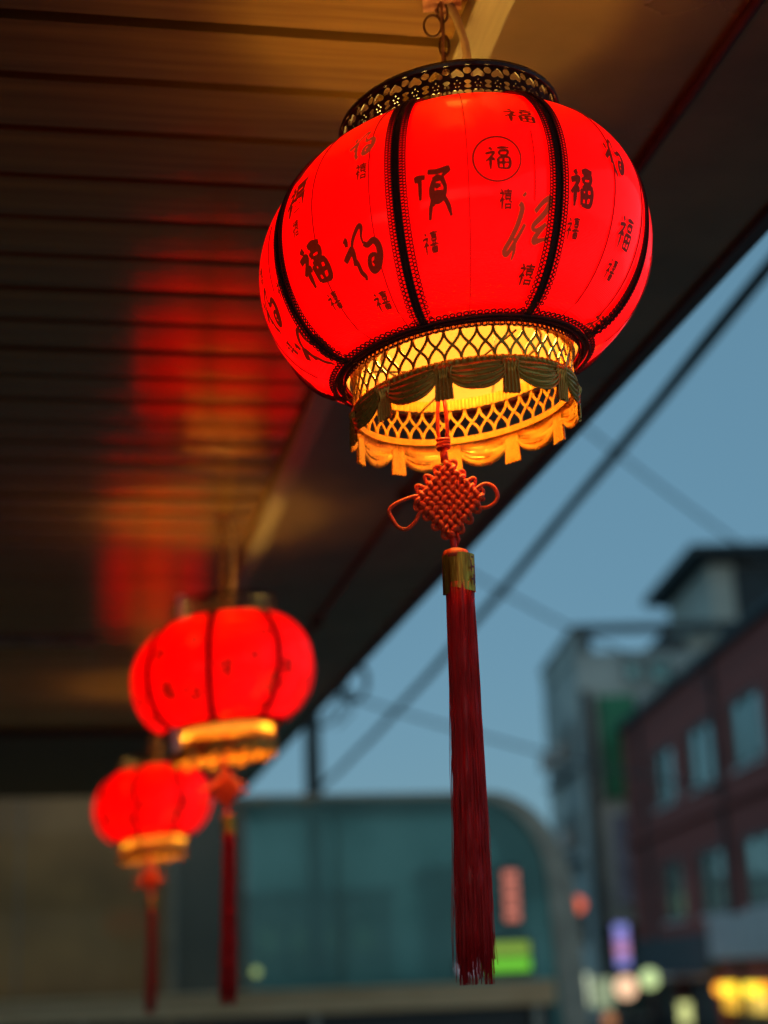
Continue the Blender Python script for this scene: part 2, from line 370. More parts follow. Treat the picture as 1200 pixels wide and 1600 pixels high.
# neon reflections in the shelter glass, built as glowing boxes before the pane
reflected_sign('sign_reflection', 'upright salmon pink sign reflection in the shelter glass, built as a glowing box', 2.755, 2.865, 10.965, 1.83, 2.20, (.85, .25, .17), .36, rows=4)
reflected_sign('sign_reflection', 'bright green two-row sign reflection low on the shelter glass, built as a glowing box', 2.60, 2.92, 10.965, 1.49, 1.71, (.2, .62, .03), .42, rows=2, colm=[(.2, .7, .04), (.26, .42, .05)])
reflected_sign('sign_reflection', 'small pale lilac sign reflection left of the green one, built as a glowing box', 2.41, 2.54, 10.965, 1.50, 1.57, (.5, .4, .5), .7)
t = thing('round_lamp', 'small pale green round lamp low at the left of the shelter glass', 'lamp', (.98, 10.95, 1.56))
MB().ball((0, 0, 0), .032, 12).build('globe', glow('green_globe', (.35, .45, .15), .5), t, True)
MB().box(-.01, .01, -.01, .01, -.11, -.025).build('lamp_stem', M['shframe'], t)

# utility pole with the thick cable running back to it
pole = thing('utility_pole', 'dark concrete utility pole standing behind the shelter at the canopy edge', 'pole', (2.78, 21.7, -.12))
MB().tube([(0, 0, 0), (0, 0, 4), (0, 0, 7.6)], [.15, .125, .1], 12).build('pole_shaft', M['polecon'], pole, True)
MB().box(-.7, .7, -.05, .05, 6.9, 7.0).build('cross_arm', M['rust'], pole)
for x in (-.6, -.2, .6): MB().lathe([(.001, 7.0), (.04, 7.0), (.05, 7.06), (.03, 7.1), (.045, 7.14), (.001, 7.18)], 10).build('insulator', M['whiteplastic'], pole, True, loc=(x, 0, 0))
cb = MB()
A_, B_ = Vector((1.629+.767*.0, 3.348, 3.2)), None
P0, P1 = Vector((2.396, 4.923, 4.0)), Vector((2.787, 21.6, 4.0))
d = P1-P0
path = [P0+d*u+Vector((0, 0, -.12*4*max(u, 0)*(1-u) if u > 0 else 0)) for u in [-.6+.08*i for i in range(21)]]
for k in range(3):
    a = k*2.1; path2 = [p+Vector((cos(a+i*.9), 0, sin(a+i*.9)))*.015 for i, p in enumerate(path)]
    cb.tube(path2, .017, 6)
tag(cb.build('overhead_cable', M['rubber'], None, True), 'thick dark overhead cable running diagonally beside the canopy edge', 'cable')
for (a, b, s_, lb) in (((3.6, 22.3, 13.4), (15.0, 28.6, 8.1), .5, 'thin faint wire crossing the sky highest, above the far roofs'),
                   ((4.0, 23.8, 8.9), (12.0, 29.1, 6.8), .3, 'thin faint wire crossing the sky in the middle, right of the tassel'),
                   ((1.5, 23.0, 6.3), (12.0, 29.0, 4.7), .2, 'thin faint wire lowest in the sky, leading to the grey block')):
    A_, B_ = Vector(a), Vector(b)
    tag(MB().tube([A_.lerp(B_, i/14)+Vector((0, 0, -s_*4*(i/14)*(1-i/14))) for i in range(15)], .028, 5).build('wire', M['thinwire'], None, True), lb, 'wire')

# bracket with coiled cable on the canopy edge
cc = thing('cable_coil', 'dark coil of spare cable on a bracket past the canopy edge', 'cable', (.8, 8.0, 2.7))
MB().tube([(-.03, 0, -.01), (.1, 0, .12), (.42, 0, .3)], .012, 6).build('bracket', M['darkframe'], cc)
co = MB()
for k in range(7):
    co.tube([(.44+(.07+.012*random.random())*cos(a)+.02*random.random(), random.uniform(-.03, .03), .31+(.10+.02*random.random())*sin(a)) for a in [2*PI*i/16 for i in range(16)]], .006, 5, True)
co.build('coil', M['rubber'], cc, True)
co = MB()
for k in range(5):
    x, z = .44, .26; p = [(x, 0, z)]
    for i in range(7): x += random.uniform(-.07, .03); z -= random.uniform(-.02, .06); p.append((x, random.uniform(-.05, .05), z))
    co.tube(p, .005, 5)
co.build('loose_end', M['rubber'], cc, True)

# ================================================================= BUILDINGS ACROSS THE STREET
TH = -R(7.39)                    # the street grid is turned against the canopy: local x across, local y along
def house(name, label, cat='building'): return thing(name, label, cat, (0, 0, 0), TH)
def window_w(parent, x, y0, y1, z0, z1, two=True, glass='winglass'):
    """window in a wall facing -x"""
    f = MB(); d0, d1 = x-.03, x+.1
    f.box(d0, d1, y0, y0+.1, z0, z1).box(d0, d1, y1-.1, y1, z0, z1).box(d0, d1, y0+.1, y1-.1, z0, z0+.1).box(d0, d1, y0+.1, y1-.1, z1-.1, z1)
    ym = (y0+y1)/2
    if two: f.box(d0, d1, ym-.04, ym+.04, z0+.1, z1-.1)
    f = f.build('window', M['winframe'], parent)
    if two:
        MB().box(x+.03, x+.06, y0+.1, ym-.04, z0+.1, z1-.1).build('pane', M[glass], f)
        MB().box(x+.03, x+.06, ym+.04, y1-.1, z0+.1, z1-.1).build('pane', M[glass], f)
    else: MB().box(x+.03, x+.06, y0+.1, y1-.1, z0+.1, z1-.1).build('pane', M[glass], f)
    MB().box(x-.1, x+.0, y0-.08, y1+.08, z0-.09, z0-.002).build('sill', M['whitesign'], f)
def window_s(parent, y, x0, x1, z0, z1, two=True):
    """window in a wall facing the camera (-y)"""
    f = MB(); d0, d1 = y-.03, y+.1
    f.box(x0, x0+.07, d0, d1, z0, z1).box(x1-.07, x1, d0, d1, z0, z1).box(x0+.07, x1-.07, d0, d1, z0, z0+.07).box(x0+.07, x1-.07, d0, d1, z1-.07, z1)
    f = f.build('window', M['winframe'], parent)
    MB().box(x0+.07, x1-.07, y+.02, y+.05, z0+.07, z1-.07).build('pane', M['winglass'], f)

def wall_with_holes_x(parent, name, m, x, thick, ya, yb, za, zb, holes):
    """wall facing -x with window openings (rows of equal z)"""
    mb = MB(); rows = sorted({(h[2], h[3]) for h in holes}); z = za
    for (z0, z1) in rows:
        if z0 > z: mb.box(x, x+thick, ya, yb, z, z0)
        y = ya
        for h in sorted(h for h in holes if (h[2], h[3]) == (z0, z1)):
            mb.box(x, x+thick, y, h[0], z0, z1); y = h[1]
        mb.box(x, x+thick, y, yb, z0, z1); z = z1
    mb.box(x, x+thick, ya, yb, z, zb)
    return mb.build(name, m, parent)

bb = house('brick_building', 'dark red brick building with two rows of teal windows at right')
ys = [20.4+4.15*k for k in range(6)]
holes = [(y-1.25, y+1.25, z0, z1) for y in ys for z0, z1 in ((2.62, 4.12), (5.6, 7.1))]
wall_with_holes_x(bb, 'street_wall', M['brick'], 9.3, .3, 18, 46.3, 1.1, 8.3, holes)
for h in holes: window_w(bb, 9.36, *h)
MB().box(9.61, 20, 18.3, 46, 0, 8.28).build('building_body', M['shopdark'], bb)
MB().box(9.6, 20, 46.0, 46.3, 0, 8.3).build('end_wall', M['brick'], bb)
MB().box(9.6, 20, 18.0, 18.3, 0, 8.3).build('end_wall', M['brick'], bb)
MB().box(9.12, 20, 17.9, 46.4, 8.303, 8.5).build('parapet_cap', M['darkroof'], bb, bevel=.02)
MB().box(9.15, 9.29, 18, 46.3, 4.9, 5.02).build('string_course', M['brick'], bb)
for y in (35.1, 43.6): MB().tube([(9.24, y, .2), (9.24, y, 8.3)], .07, 8).build('drain_pipe', M['darkframe'], bb)
MB().box(9.0, 9.28, 19, 36.6, 1.58, 2.52).build('fascia_sign', M['whitesign'], bb, bevel=.02)
MB().box(9.05, 9.28, 37.0, 46, 1.3, 2.2).build('fascia_sign', M['darkframe'], bb, bevel=.02, label='dark fascia sign')
MB().prism([(8.2, 37.2), (9.28, 37.2), (9.28, 46), (8.2, 46)], 1.18, 1.27).build('awning', M['lilacsign'], bb)
for k in range(6):
    y = 19.5+k*4.5
    MB().box(9.35, 9.6, y-.15, y+.15, 0, 1.09).build('pier', M['brick'], bb)
for k in range(7):
    y = 19.9+k*2.55; c = [(1, .55, .04), (1, .42, .03), (.9, .6, .1)][k % 3]
    f = MB().box(9.4, 9.46, y, y+.06, 0, 1.08).box(9.4, 9.46, y+2.35, y+2.41, 0, 1.08).box(9.4, 9.46, y+.055, y+2.355, .0, .05).box(9.4, 9.46, y+.055, y+2.355, 1.065, 1.079).build('shop_window', M['winframe'], bb)
    MB().box(9.42, 9.44, y+.07, y+2.34, .45, 1.06).build('lit_pane', glow('yellow_shop_glow', c, .55), f)
    for q in range(3):
        MB().ball((9.25, y+.5+q*.65, .93), .13, 10).build('shop_lamp', glow('shop_lamp_glow', [(1, .62, .02), (1, .75, .05), (1, .35, .02)][(q+k) % 3], 1.3), f, True)

gb = house('apartment_block', 'grey blue concrete block with open rooftop frame left of the brick building')
sh = [(y, y+1.5, z, z+1.3) for y in (48.3, 51.2) for z in (2.2, 5.0, 7.8)]
wall_with_holes_x(gb, 'side_wall', M['concrete'], 8.2, .3, 47.2, 54.2, 0, 10.8, sh)
for h in sh: window_w(gb, 8.26, h[0], h[1], h[2], h[3], glass='darkglass')
for y, z in ((50.1, 8.0), (50.1, 5.2), (53.0, 8.1)): MB().box(7.85, 8.19, y, y+.75, z, z+.6).build('air_conditioner', M['whitesign'], gb, bevel=.02)
for z in (7.4, 4.6): MB().box(7.95, 8.19, 47.9, 53.4, z, z+.12).build('ledge', M['darkframe'], gb)
MB().box(8.51, 15, 47.3, 54, 0, 10.78).build('building_body', M['concrete'], gb)
MB().box(8.2, 15, 47.0, 47.19, 0, 9.8).build('front_wall', M['concrete'], gb)
MB().box(8.2, 15, 46.95, 47.28, 9.803, 10.95).build('front_parapet', M['concrete'], gb)
window_s(gb, 46.9, 9.7, 10.2, 10.0, 10.6); window_s(gb, 46.9, 10.45, 11.15, 9.95, 10.65)
MB().box(8.2, 8.36, 46.9, 54.2, 10.96, 11.6).build('roof_screen', M['concrete'], gb)
for (x, y) in ((8.42, 46.95), (10.95, 46.95), (12.9, 46.95), (10.95, 53.6)):
    MB().box(x, x+.3, y, y+.3, 10.96, 11.6).build('roof_post', M['darkframe'], gb)
MB().box(8.15, 13.4, 46.85, 47.3, 11.603, 11.82).box(8.15, 8.5, 47.3, 54.2, 11.603, 11.82).box(8.5, 13.4, 53.8, 54.2, 11.603, 11.82).build('roof_beam', M['darkframe'], gb)
MB().box(11.0, 11.9, 47.6, 50, 10.96, 11.55).build('roof_tank', M['darkframe'], gb, bevel=.05)
MB().box(11.95, 13.3, 47.6, 50, 10.96, 11.6).build('stair_head', M['pale'], gb)
MB().box(8.78, 9.88, 46.8, 46.93, 6.4, 9.55).build('green_sheet', M['greensheet'], gb)
MB().box(8.72, 8.775, 46.75, 46.95, 6.3, 9.6).box(9.885, 9.94, 46.75, 46.95, 6.3, 9.6).build('sheet_frame', M['darkframe'], gb)
MB().box(8.25, 8.5, 46.7, 46.94, 1, 9.7).build('downpipe_box', M['darkframe'], gb)
vs_ = MB().box(8.85, 9.85, 46.5, 46.62, 3.3, 5.9).build('hanging_sign', M['lilacsign'], gb)
for z in (3.8, 4.75): MB().box(9.45, 9.72, 46.47, 46.49, z, z+.5).build('red_letter_block', M['redletter'], vs_)
MB().box(8.2, 12, 46.4, 46.95, 2.3, 2.7).build('shop_canopy', M['darkframe'], gb)
for x in (8.5, 9.8): window_s(gb, 46.92, x, x+1.1, .2, 2.1)

pb = house('tall_building', 'pale building with a dark overhanging flat roof, farthest and highest at right', 'building')
MB().box(16.3, 24, 60.4, 68, 0, 17.4).build('wall', M['pale'], pb)
MB().box(15.4, 25, 59.4, 69, 17.42, 17.8).build('roof', M['darkroof'], pb)
MB().box(16.0, 24.5, 60.0, 68.4, 17.2, 17.415).build('eaves', M['darkframe'], pb)
MB().box(17.3, 24.01, 60.28, 60.38, 9, 17.1).build('front_shade', M['darkroof'], pb)  # dark sheet on the front wall, its shade put into the colour
for z in (10.5, 13.5): window_w(pb, 16.24, 62, 64, z, z+1.4)
lo = house('low_house', 'low grey house with a flat roof seen behind the shelter frame')
MB().box(4.2, 8.0, 58, 66, 0, 5.0).build('wall', M['concrete'], lo)
MB().box(3.9, 8.1, 57.6, 66.4, 5.01, 5.35).build('roof', M['darkroof'], lo)
for x in (4.8, 6.3): window_s(lo, 57.9, x, x+.9, 2.8, 4.1); window_s(lo, 57.9, x, x+.9, .6, 1.9)
for i, (x0, x1, y0, y1, h, lb) in enumerate(((-3.5, 3.5, 75, 85, 5.2, 'wide low grey building far off behind the shelter glass'),)):
    q = house('far_building', lb)
    MB().box(x0, x1, y0, y1, 0, h).build('wall', M['pale'], q)
    MB().box(x0-.2, x1+.2, y0-.2, y1+.2, h+.01, h+.3).build('roof', M['darkroof'], q)
    for k in range(4):
        a = x0+.6+k*(x1-x0-1)/4; window_s(q, y0-.05, a, a+1.0, 2.6, 3.9)

# lit signs and lamps in the street
def grid_pt(n_, g_, z=0): return Matrix.Rotation(TH, 4, 'Z') @ Vector((n_, g_, z))
def street_sign(label, n_, g_, w_, z0, z1, c, s, cat='sign', rows=1, colm=None, name='street_sign'):
    p = grid_pt(n_, g_); t = thing(name, label, cat, (p.x, p.y, 0), TH)
    MB().box(-w_/2-.04, w_/2+.04, .01, .16, z0-.04, z1+.04).build('casing', M['shopdark'], t, bevel=.01)
    for r_ in range(rows):
        h = (z1-z0)/rows
        MB().box(-w_/2, w_/2, -.02, .009, z0+r_*h+.01, z0+(r_+1)*h-.01).build('lit_face', glow('street_glow', colm[r_] if colm else c, s), t, bevel=.02)
    MB().tube([(0, .1, -.12), (0, .1, z0-.04)], .03, 8).build('stand', M['darkframe'], t)
street_sign('tall white lit sign, leftmost of the street lights', 6.35, 39, .4, .62, 1.38, (.75, .85, .6), .6, rows=2)
street_sign('dim pale green lit sign, second of the street lights from the left', 6.95, 39.4, .5, .55, 1.25, (.35, .45, .28), .38, rows=2)
street_sign('slim blue and violet lit column sign above the round lamps', 7.62, 40, .34, 1.5, 2.55, (.4, .35, .9), .45, rows=4, colm=[(.3, .3, .85), (.7, .3, .55), (.45, .3, .75), (.3, .33, .9)])
street_sign('small yellow green lit sign low before the brick shopfront', 8.62, 38, .3, .15, .65, (.6, .65, .25), .7, rows=2)
def ball_lamp(label, n_, g_, z, r, c, s, cat='lamp', name='globe_lamp'):
    p = grid_pt(n_, g_); t = thing(name, label, cat, (p.x, p.y, 0), TH)
    MB().ball((0, 0, z), r, 14).build('globe', glow('globe_glow', c, s), t, True)
    MB().tube([(0, 0, -.12), (0, 0, z-r+.01)], [.05, .03], 8).build('lamp_post', M['darkframe'], t, True)
ball_lamp('round cream orange globe lamp below the violet column sign', 7.45, 39, 1.02, .27, (1, .62, .38), .7)
ball_lamp('round yellow green globe lamp just right of the cream orange one', 8.05, 39, 1.2, .23, (.7, .9, .4), .55)
ball_lamp('red round signal lamp on a post beside the shelter frame', 6.4, 39, 3.02, .19, (.9, .14, .06), .65, 'signal lamp', 'signal_lamp')
ball_lamp('dim orange globe lamp low in the street below the white sign', 6.8, 38, .32, .16, (.5, .2, .08), .5)

# ================================================================= LANTERNS
ZB, ZT, RB, RT, RR, SH = -.143, .106, .124, .117, .207, .10
def S(x, y, z): return Vector((x, y, z+SH*x))          # the lantern hangs a little askew
def surf(phi, t, off=0.):
    u = 2*t-1; e = RB+(RT-RB)*t; q = 1.8 if u < 0 else 1.42
    r = e+(RR-e)*(max(0, 1-u*u))**(1/q)
    d = ((phi+15) % 45)/45                                # 0 and 1 at ribs
    bul = (1-abs(2*d-1)**2.2)
    r *= 1-.016*(1-u*u)+.042*bul*(1-u*u)**.7
    # offset along the outward normal
    z = ZB+(ZT-ZB)*t
    if off:
        dt = .004; u2 = 2*min(1, t+dt)-1; u1 = 2*max(0, t-dt)-1
        f = lambda uu: (RB+(RT-RB)*(uu+1)/2)+(RR-(RB+(RT-RB)*(uu+1)/2))*(max(0, 1-uu*uu))**(1/(1.8 if uu < 0 else 1.42))
        dr, dz = f(u2)-f(u1), (ZT-ZB)*(u2-u1)/2; l = math.hypot(dr, dz)
        r += off*dz/l; z -= off*dr/l
    a = R(phi); return S(r*sin(a), -r*cos(a), z)
def arc_t(t, dv):
    """move dv metres up the meridian from t"""
    n = 6
    for _ in range(n):
        a, b = surf(0, max(.001, t-.01)), surf(0, min(.999, t+.01)); l = (b-a).length/.02
        t = min(.995, max(.005, t+dv/n/l))
    return t

# --- printed characters: brush strokes given as paths, or set in the default font
def catmull(p, n=5):
    out = []
    for i in range(len(p)-1):
        a, b, c, d = p[max(i-1, 0)], p[i], p[i+1], p[min(i+2, len(p)-1)]
        for k in range(n):
            t = k/n; out.append(tuple(.5*((2*b[j])+(-a[j]+c[j])*t+(2*a[j]-5*b[j]+4*c[j]-d[j])*t*t+(-a[j]+3*b[j]-3*c[j]+d[j])*t**3) for j in range(2)))
    out.append(tuple(p[-1][:2])); return out
def strokes(sts, wid, smooth=True):
    vs, fs = [], []
    for si, st in enumerate(sts):
        w_ = wid
        if isinstance(st[0], (int, float)): w_ = wid*st[0]; st = st[1]
        p = catmull(st) if smooth and len(st) > 2 else [(st[0][0]+(st[-1][0]-st[0][0])*k/4, st[0][1]+(st[-1][1]-st[0][1])*k/4) for k in range(5)] if len(st) == 2 else [q for a, b in zip(st, st[1:]) for q in [(a[0]+(b[0]-a[0])*k/3, a[1]+(b[1]-a[1])*k/3) for k in range(3)]]+[st[-1]]
        o = len(vs); n = len(p)
        for i, q in enumerate(p):
            a, b = p[max(i-1, 0)], p[min(i+1, n-1)]; tx, ty = b[0]-a[0], b[1]-a[1]; l = math.hypot(tx, ty) or 1
            u = i/(n-1); ww = w_*(.72+.38*sin(PI*min(1, u*1.15+.08))+.10*sin(9*u+si))*.5
            vs += [(q[0]-ty/l*ww, q[1]+tx/l*ww, si*.004), (q[0]+ty/l*ww, q[1]-tx/l*ww, si*.004)]
        fs += [(o+2*i, o+2*i+1, o+2*i+3, o+2*i+2) for i in range(n-1)]
    return vs, fs
RAD = [[(.2, 1.0), (.24, .93), (.3, .86)], [(.03, .7), (.2, .74), (.37, .76), (.27, .58), (.04, .36)], [(.22, .56), (.22, .3), (.21, .0)], [(.26, .52), (.33, .45), (.4, .38)]]
FU = RAD+[[(.5, .94), (.75, .96), (.98, .95)], [(.57, .8), (.58, .62)], [(.57, .8), (.9, .81), (.87, .62), (.58, .61)],
          [(.52, .48), (.53, .04)], [(.52, .48), (.96, .49), (.94, .05), (.53, .05)], [(.73, .48), (.73, .06)], [(.54, .27), (.94, .28)]]
CURS = [[(.1, .86), (.15, .8), (.14, .7)], (1.1, [(.0, .42), (.16, .54), (.27, .62), (.28, .42), (.24, .28)]), (.9, [(.27, .42), (.33, .3), (.36, .12), (.44, .0), (.4, -.06)]),
        (.75, [(.24, .5), (.34, .78), (.55, 1.02), (.62, .98), (.58, .8), (.6, .66)]), (1.2, [(.6, .66), (.7, .6), (.86, .66), (.96, .56), (.97, .36), (.85, .14), (.7, .08), (.64, .2), (.7, .36), (.84, .38), (.82, .26), (.74, .2)])]
SEAL = [(1.2, [(.0, .92), (.16, .95), (.34, .93)]), [(.17, .92), (.17, .7), (.15, .42)], (1.1, [(.42, 1.04), (.7, 1.0), (1.04, 1.02), (.92, .92), (.84, .84)]),
        (1.2, [(.55, .82), (.72, .84), (.9, .8)]), (1.5, [(.6, .8), (.52, .6), (.56, .42), (.7, .34), (.86, .42), (.92, .6), (.84, .8)]), [(.62, .66), (.8, .66)], [(.6, .5), (.84, .5)],
        [(.56, .38), (.46, .2), (.4, -.08)], [(.86, .38), (.98, .18), (1.06, -.08)], (1.3, [(.44, .3), (.6, .26)])]
BIG = [(1.3, [(.36, 1.0), (.4, .96)]), (1.3, [(.28, .84), (.34, .76), (.26, .5), (.14, .28), (.02, .1), (.1, .06), (.28, .3), (.42, .52)]), (.9, [(.22, .3), (.24, .12), (.2, -.04)]),
       (1.3, [(.62, .72), (.8, .9), (.98, .98), (.86, .74), (.6, .5), (.68, .44), (.9, .56)]), (1.3, [(.9, .56), (.7, .36), (.66, .26), (.84, .3), (1.0, .34)])]
XI = RAD+[[(.5, .95), (1, .96)], [(.75, 1.04), (.75, .84)], [(.56, .84), (.95, .85)], [(.6, .74), (.9, .74), (.88, .6), (.62, .6), (.6, .74)], [(.66, .54), (.7, .48)], [(.86, .54), (.8, .48)], [(.46, .42), (1.04, .43)], [(.58, .3), (.92, .3), (.9, .08), (.6, .08), (.58, .3)], [(.6, .19), (.9, .19)]]
CIRCLE = [[(.5+.5*cos(a), .5+.5*sin(a)) for a in [2*PI*i/40 for i in range(41)]]]
def rect(sts): return strokes(sts, .0)
GL = {'fu': strokes(FU, .12), 'fubold': strokes(FU, .17), 'fusq': strokes(FU, .12, False), 'curs': strokes(CURS, .125), 'seal': strokes(SEAL, .13), 'big': strokes(BIG, .075), 'xi': strokes(XI, .12, False), 'ring': strokes(CIRCLE, .045)}
def font_glyph(ch, bold=.0):
    try:
        c = bpy.data.curves.new('glyph', 'FONT'); c.body = ch; c.resolution_u = 4; c.offset = bold
        o = bpy.data.objects.new('glyph', c); col.objects.link(o); bpy.context.view_layer.update()
        me = o.evaluated_get(bpy.context.evaluated_depsgraph_get()).to_mesh()
        V = [tuple(v.co) for v in me.vertices]; F = [tuple(p.vertices) for p in me.polygons]
        bpy.data.objects.remove(o); bpy.data.curves.remove(c)
        if len(V) < 30: return None
        x0, x1 = min(v[0] for v in V), max(v[0] for v in V); y0, y1 = min(v[1] for v in V), max(v[1] for v in V)
        return [((v[0]-x0)/(x1-x0), (v[1]-y0)/(y1-y0), 0) for v in V], F
    except Exception: return None
GL['xifont'] = font_glyph('禧', .022) or GL['xi']
GL['fufont'] = font_glyph('福', .012) or GL['fusq']
GL['fufontb'] = font_glyph('福', .03) or GL['fubold']

def glyph_mesh(kind, phi, t, h, wfac, m, rot=0, shear=0, off=.0012):
    V, F = GL[kind]; mb = MB(); out = []
    r0 = (surf(phi, t).xy).length; ts = {}
    for (x, y, z) in V:
        a, b = (x-.5)*wfac*h, (y-.5)*h; a += shear*b
        a, b = a*cos(rot)-b*sin(rot), a*sin(rot)+b*cos(rot)
        key = round(b, 5)
        if key not in ts: ts[key] = arc_t(t, b)
        out.append(surf(phi+math.degrees(a/r0), ts[key], off+z*.01))
    mb.add(out, F); return mb

CH = [  # kind, phi, t, height (m), width factor, material, rotation, slant
    ('fufontb', -49, .575, .038, .9, 'ink', .05, .1), ('xifont', -48, .44, .021, .62, 'ink', 0, 0), ('fubold', -43.5, .27, .042, .82, 'ink', .0, -.12), ('xi', -41.5, .13, .022, .75, 'ink', 0, 0),
    ('curs', -25.2, .655, .034, .75, 'inkpale', 0, .1), ('xifont', -24.5, .53, .022, .62, 'ink', 0, 0), ('curs', -27, .235, .048, .8, 'ink', 0, 0), ('xi', -26, .075, .024, .75, 'ink', 0, 0),
    ('seal', -5.5, .36, .042, .76, 'ink', 0, 0), ('xi', -7.0, .20, .024, .72, 'ink', 0, 0),
    ('fu', 12.0, .46, .0235, 1.05, 'ink', 0, 0), ('ring', 12.0, .46, .047, 1.0, 'ink', 0, 0), ('xifont', 14.0, .31, .023, .66, 'ink', 0, 0),
    ('fusq', 20.0, .66, .021, 1.6, 'ink', 0, 0), ('big', 21.0, .225, .060, .8, 'inkpale', 0, 0), ('xifont', 23.0, .085, .026, .72, 'ink', 0, 0),
    ('fubold', 37, .375, .037, .66, 'ink', 0, 0), ('xi', 35.5, .23, .024, .66, 'ink', 0, 0),
    ('curs', 50, .54, .04, .7, 'ink', .1, 0), ('fusq', 56.5, .265, .031, .85, 'ink', 0, 0), ('xi', 55.5, .14, .024, .75, 'ink', 0, 0), ('fufont', 70, .02, .03, .8, 'ink', 0, 0),
    ('curs', -74, .27, .046, .8, 'ink', 0, 0), ('xifont', -63.5, .30, .022, .6, 'ink', 0, 0), ('xifont', -74, .42, .022, .6, 'ink', 0, 0), ('xi', -76, .12, .022, .7, 'ink', 0, 0), ('curs', -66, .07, .05, .9, 'ink', 0, 0),
    ('fu', 92, .3, .04, .8, 'ink', 0, 0), ('xi', 96, .14, .024, .7, 'ink', 0, 0)]
CH = [(k, p, min(.97, t_*1.07), h, w_, m_, r_, s_) for (k, p, t_, h, w_, m_, r_, s_) in [(q[0], q[1], q[2], q[3]*(.86 if q[0][:2] == 'xi' else 1))+q[4:] for q in CH]]
CH += [(k, p+180 if p < 0 else p-180-(0 if p < 60 else -360), t_, h, w_, m_, r_, s_) for (k, p, t_, h, w_, m_, r_, s_) in CH if -55 < p < 60]

